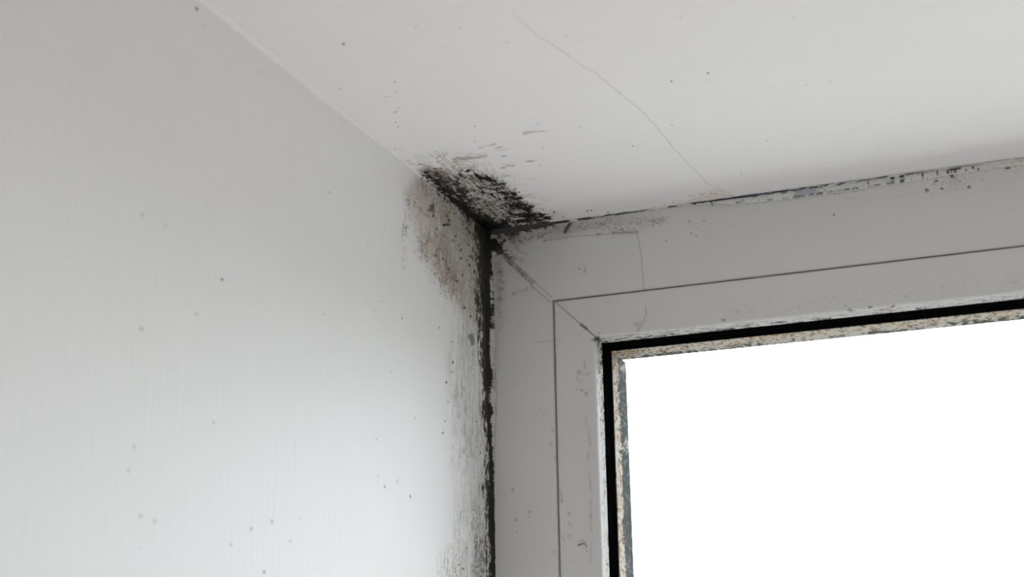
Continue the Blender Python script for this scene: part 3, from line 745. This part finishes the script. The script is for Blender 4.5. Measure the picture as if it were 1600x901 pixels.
p.lay(lin(206, 200, 184), .22 * sst(1350, 1450, u))
p.lay(lin(150, 152, 168), .65 * sst(1170, 1240, u) * sst(1425, 1340, u) * sst(.12, .25, q) * sst(.82, .7, q) * (sst(.35, .6, vn(u / 34, u * 0, 6))))
navy2 = lin(34, 38, 74)
for a, b, k in ((1150, 1158, .9), (1198, 1208, .55), (1222, 1232, .45), (1239, 1258, .8), (1263, 1272, .8), (1275, 1286, .9), (1291, 1302, .55), (1303, 1316, .35), (1319, 1328, .85), (1331, 1341, .85), (1355, 1377, .35)):
    p.lay(navy2, k * sst(a - 1, a + 1, u) * sst(b + 1, b - 1, u) * sst(.66, .74, q) * sst(.97, .88, q) * (.55 + .45 * nf))
for a, b, k in ((1090, 1150, 1), (1152, 1162, 1), (1164, 1184, 1), (1197, 1203, .9), (1204, 1208, 1), (1220, 1231, .8), (1237, 1252, 1), (1264, 1286, .85), (1302, 1314, 1), (1321, 1341, .95), (1351, 1358, .9)):
    p.lay(navy * .8, k * .9 * sst(a - 1, a + 1, u) * sst(b + 1, b - 1, u) * sst(.24, .14, q + (nz - .5) * .2))
for a, b, q0, q1, k in ((1391, 1398, 0, .35, 1), (1391, 1398, .3, .75, .45), (1385, 1398, .72, .95, .7), (1405, 1413, 0, .3, 1), (1406, 1413, .3, 1, .45), (1406, 1413, .68, .9, .85), (1355, 1358, .25, .6, .8), (1366, 1376, .7, .9, .5),
                        (1433, 1436, 0, .3, .8), (1440, 1443, .15, .62, 1), (1440.5, 1443, .75, .9, .9), (1463.5, 1465.5, .05, .75, 1), (1460, 1464, .0, .14, .8),
                        (1519, 1522, .2, .62, 1), (1527.5, 1530, .55, .95, 1), (1508.5, 1510.5, .55, .85, 1)):
    p.lay(lin(16, 16, 42) if a > 1430 else navy2, k * sst(a - .8, a + .8, u) * sst(b + .8, b - .8, u) * sst(q0 - .06, q0 + .06, q) * sst(q1 + .06, q1 - .06, q))
p.lay(BLACK * 2, .95 * sst(1480, 1486, u) * sst(1503, 1501, u) * sst(.30 - (u - 1480) * .004, .18 - (u - 1480) * .004, np.abs(q - .18)))
p.lay(DIRT, .6 * p.mask(np.full(p.n, .05), nf, .04))
org = np.array([x0f, 0, ZC])
film = mesh('film_strip', P - org, grid_faces(len(x), n, True), M_film, None, p.C, True); film.location = org
tag(film, 'torn strip of pale film with dark blue print on the window head, under the ceiling', 'film strip')
fc = bpy.data.curves.new('number', 'FONT'); fc.body = '610'; fc.size = 0.0042; fc.extrude = 0.00004; fc.resolution_u = 6; fc.space_character = 1.15; fc.offset = 0.00008
fo = bpy.data.objects.new('number', fc)
me = bpy.data.meshes.new_from_object(fo); me.name = 'printed_number'
bpy.data.objects.remove(fo)
num = bpy.data.objects.new('printed_number', me); col.objects.link(num); me.materials.append(M_ink)
num.parent = film
lp = at(1479, 271.2, 1, -0.0013)
num.location = lp - org; num.rotation_euler = (math.pi / 2, 0, 0)
num['label'] = 'small black printed number'


# ------------------------------------------------------------------ loose flakes hanging from the ceiling joint
def flake(name, pts, w, col_, label):
    """curled sliver of paint along points given as photo pixels and distance before the frame"""
    pts = [at(a, b, 1, -c) for a, b, c in pts]
    V, F = [], []
    m = len(pts)
    for k, c in enumerate(pts):
        dr = pts[min(k + 1, m - 1)] - pts[max(k - 1, 0)]; dr /= np.linalg.norm(dr)
        sd = np.cross(dr, [0, 1, 0]); sd /= np.linalg.norm(sd); up = np.cross(sd, dr)
        h = w[k]
        V += [c - sd * h, c - up * h * .35, c + sd * h, c + up * h * .55]
    for k in range(m - 1):
        F += [[4 * k + s, 4 * k + 4 + s, 4 * k + 4 + (s + 1) % 4, 4 * k + (s + 1) % 4] for s in range(4)]
    F += [[0, 1, 2, 3], [4 * m - 1, 4 * m - 2, 4 * m - 3, 4 * m - 4]]
    V = np.array(V)
    o = mesh(name, V - V[0], F, painted(name + '_paint', *FB, color=col_), None, None, True); o.location = V[0]
    return tag(o, label, 'paint flake')


flake('paint_flake', [(891.5, 347.5, .001), (888, 353, .003), (885, 358, .004), (882, 363, .0045), (881, 365, .0045)], [.0006, .0011, .0013, .0010, .0003], (0.10, 0.092, 0.08),
      'dark curled paint flake hanging from the ceiling joint, near the mould patch')
flake('paint_flake', [(895, 347, .001), (891.5, 353, .0035), (889, 356, .004)], [.0005, .0006, .0002], (0.40, 0.38, 0.35), 'thin pale paint sliver hanging just right of the dark curled flake')
flake('paint_flake', [(1110, 313, .001), (1112.5, 318, .003), (1114, 322, .003)], [.0004, .0004, .0002], (0.12, 0.11, 0.10), 'tiny dark sliver hanging from the ceiling joint, at the start of the blue print')

# ------------------------------------------------------------------ hairline crack and specks
cp = [(800, 14), (806, 24), (812, 31), (822, 38), (830, 47), (838, 55), (846, 60), (856, 65), (864, 71), (874, 77), (883, 82), (893, 91), (905, 99), (918, 109), (930, 112), (938, 121), (952, 132), (968, 145), (985, 158), (1000, 171),
      (1012, 184), (1024, 196), (1036, 211), (1050, 228), (1064, 243), (1076, 257), (1088, 268), (1098, 279), (1106, 287), (1113, 294)]
rng = np.random.default_rng(4)
fine_pts = []
for (a, b), (c, d) in zip(cp[:-1], cp[1:]):
    for k in range(3):
        fine_pts.append((a + (c - a) * k / 3 + rng.normal(0, .35), b + (d - b) * k / 3 + rng.normal(0, .35)))
V = []
pp = [at(a, b, 2, ZC - 0.00006) for a, b in fine_pts]
for k, c in enumerate(pp):
    dr = pp[min(k + 1, len(pp) - 1)] - pp[max(k - 1, 0)]; sd = np.cross(dr / np.linalg.norm(dr), [0, 0, 1])
    w = 0.00016 * (0.35 + .65 * min(1, k / 20)) * (.8 + .4 * rng.random())
    V += [c - sd * w, c + sd * w]
V = np.array(V)
o = mesh('hairline_crack', V, [[2 * k, 2 * k + 1, 2 * k + 3, 2 * k + 2] for k in range(len(pp) - 1)], M_crack, ceiling)
o['label'] = 'hairline crack'


def specks(name, plane, pts, mat, parent, label):
    """small flattened blobs stuck to a surface"""
    V, F = [], []
    for x, y, r, *e in pts:
        c = at(x, y, *plane)
        k = 9; b = len(V); r = r * 0.00052
        el = e[0] if e else 1.0
        ph = rng.random(k) * .5 + .75
        if plane[0] == 0: a1, a2, nn = np.array([0, 1., 0]) * 1.5, np.array([0, 0, 1.]) * el, np.array([1., 0, 0])
        else: a1, a2, nn = np.array([1., 0, 0]), np.array([0, 1., 0]) * 1.3 * el, np.array([0, 0, -1.])
        V += [c + (a1 * math.cos(t) + a2 * math.sin(t)) * r * ph[j] + nn * 0.00002 for j, t in enumerate(np.linspace(0, 2 * math.pi, k, endpoint=False))]
        V += [c + (a1 * math.cos(t) + a2 * math.sin(t)) * r * .5 + nn * (0.00008 + r * .3) for t in np.linspace(0, 2 * math.pi, k, endpoint=False)]
        for j in range(k):
            F.append([b + j, b + (j + 1) % k, b + k + (j + 1) % k, b + k + j])
        V.append(c + nn * (0.0001 + r * .35))
        for j in range(0, k):
            F.append([b + k + j, b + k + (j + 1) % k, b + 2 * k, b + 2 * k])
    F = [f if f[2] != f[3] else f[:3] for f in F]
    me = bpy.data.meshes.new(name); me.from_pydata([tuple(v) for v in V], [], F); me.update()
    me.polygons.foreach_set('use_smooth', np.ones(len(me.polygons), bool)); me.materials.append(mat)
    o = bpy.data.objects.new(name, me); col.objects.link(o); o.parent = parent
    o['label'] = label; o['kind'] = 'stuff'
    return o


CE, WA = (2, ZC), (0, 0.0)
specks('dark_specks', CE, [(537, 69, 1.6), (1106, 114, 1.4), (1049, 127, 1.2), (617, 128, .9), (618, 143, .8), (603, 151, .8), (611, 150, .6), (622, 169, .8), (616.5, 175, 1.1), (620, 174, .7), (618.5, 191, .8), (622, 198, 1),
                           (519, 172, .9), (532, 139, 1.1), (742, 197, 1.2, .6), (839, 193, .8), (906, 198, .8), (989, 228, 1.1), (1050, 195, .8), (1199, 220, .8), (1158, 271, .9), (617, 232, .9), (626, 233, .7), (742, 221, .8), (848, 231, .8), (755, 180, .5), (1375, 233, .6), (844, 257.5, 1)],
       M_speck, ceiling, 'scattered dark specks')
specks('grey_specks', CE, [(720, 45, 1.3), (884, 56.5, 1.3), (650, 42, 1.3), (697, 73, 1), (757, 104, .8), (792, 66, 1.5, .6), (908, 66, 1), (1298, 128, 1.1), (1261, 133, 1.3, .6), (1390, 168, 1.1), (1240, 28, 1.2), (1064, 28, 1.2), (1104, 128, 1), (1125, 222, 1.1, .6), (421, 90, 1.9, 1.5), (533, 170, 1.6, .6), (995, 228, .7), (694, 133, .8), (640, 73, .8)],
       M_nib, ceiling, 'scattered grey specks')
specks('dark_specks', WA, [(307.5, 14, 1.7), (697, 597, .8), (505, 491, .8), (628, 497, .9, 1.8), (641, 775, 1.0, 2.4), (601, 760, .8, 3), (596.5, 471, .7), (585, 486, .6), (575, 379, .7), (515, 300, .8), (588, 686, .7), (413, 893, 1.2, 1.3), (611, 580, .7), (454, 845, .7)],
       M_speck, wall_left, 'scattered dark specks')
specks('grey_specks', WA, [(221, 513, 1.6), (201, 734, 1.4), (210, 697, 1.6), (220, 805, 1.4, 1.3), (242, 813, 1.6, 1.3), (334, 660, 1.3, 1.4), (361, 850, 1.5), (393, 825, 1.8, 1.3), (425, 814, 1.3, 2.2), (469, 810, 1), (223, 336, 1.4, 1.6), (307, 490, 1.4), (648, 653, 1.2, 2.2), (621, 752, 1.2, 3), (591, 744, 1, 2.6), (554, 761, .8), (258, 353, 1.1), (220, 855, 1), (403, 112, 1.2), (318, 42, 1.3), (511, 583, .8)],
       M_nib, wall_left, 'scattered grey paint nibs')
specks('rust_speck', WA, [(347, 436.5, 1.7)], M_rust, wall_left, 'single rusty brown speck')
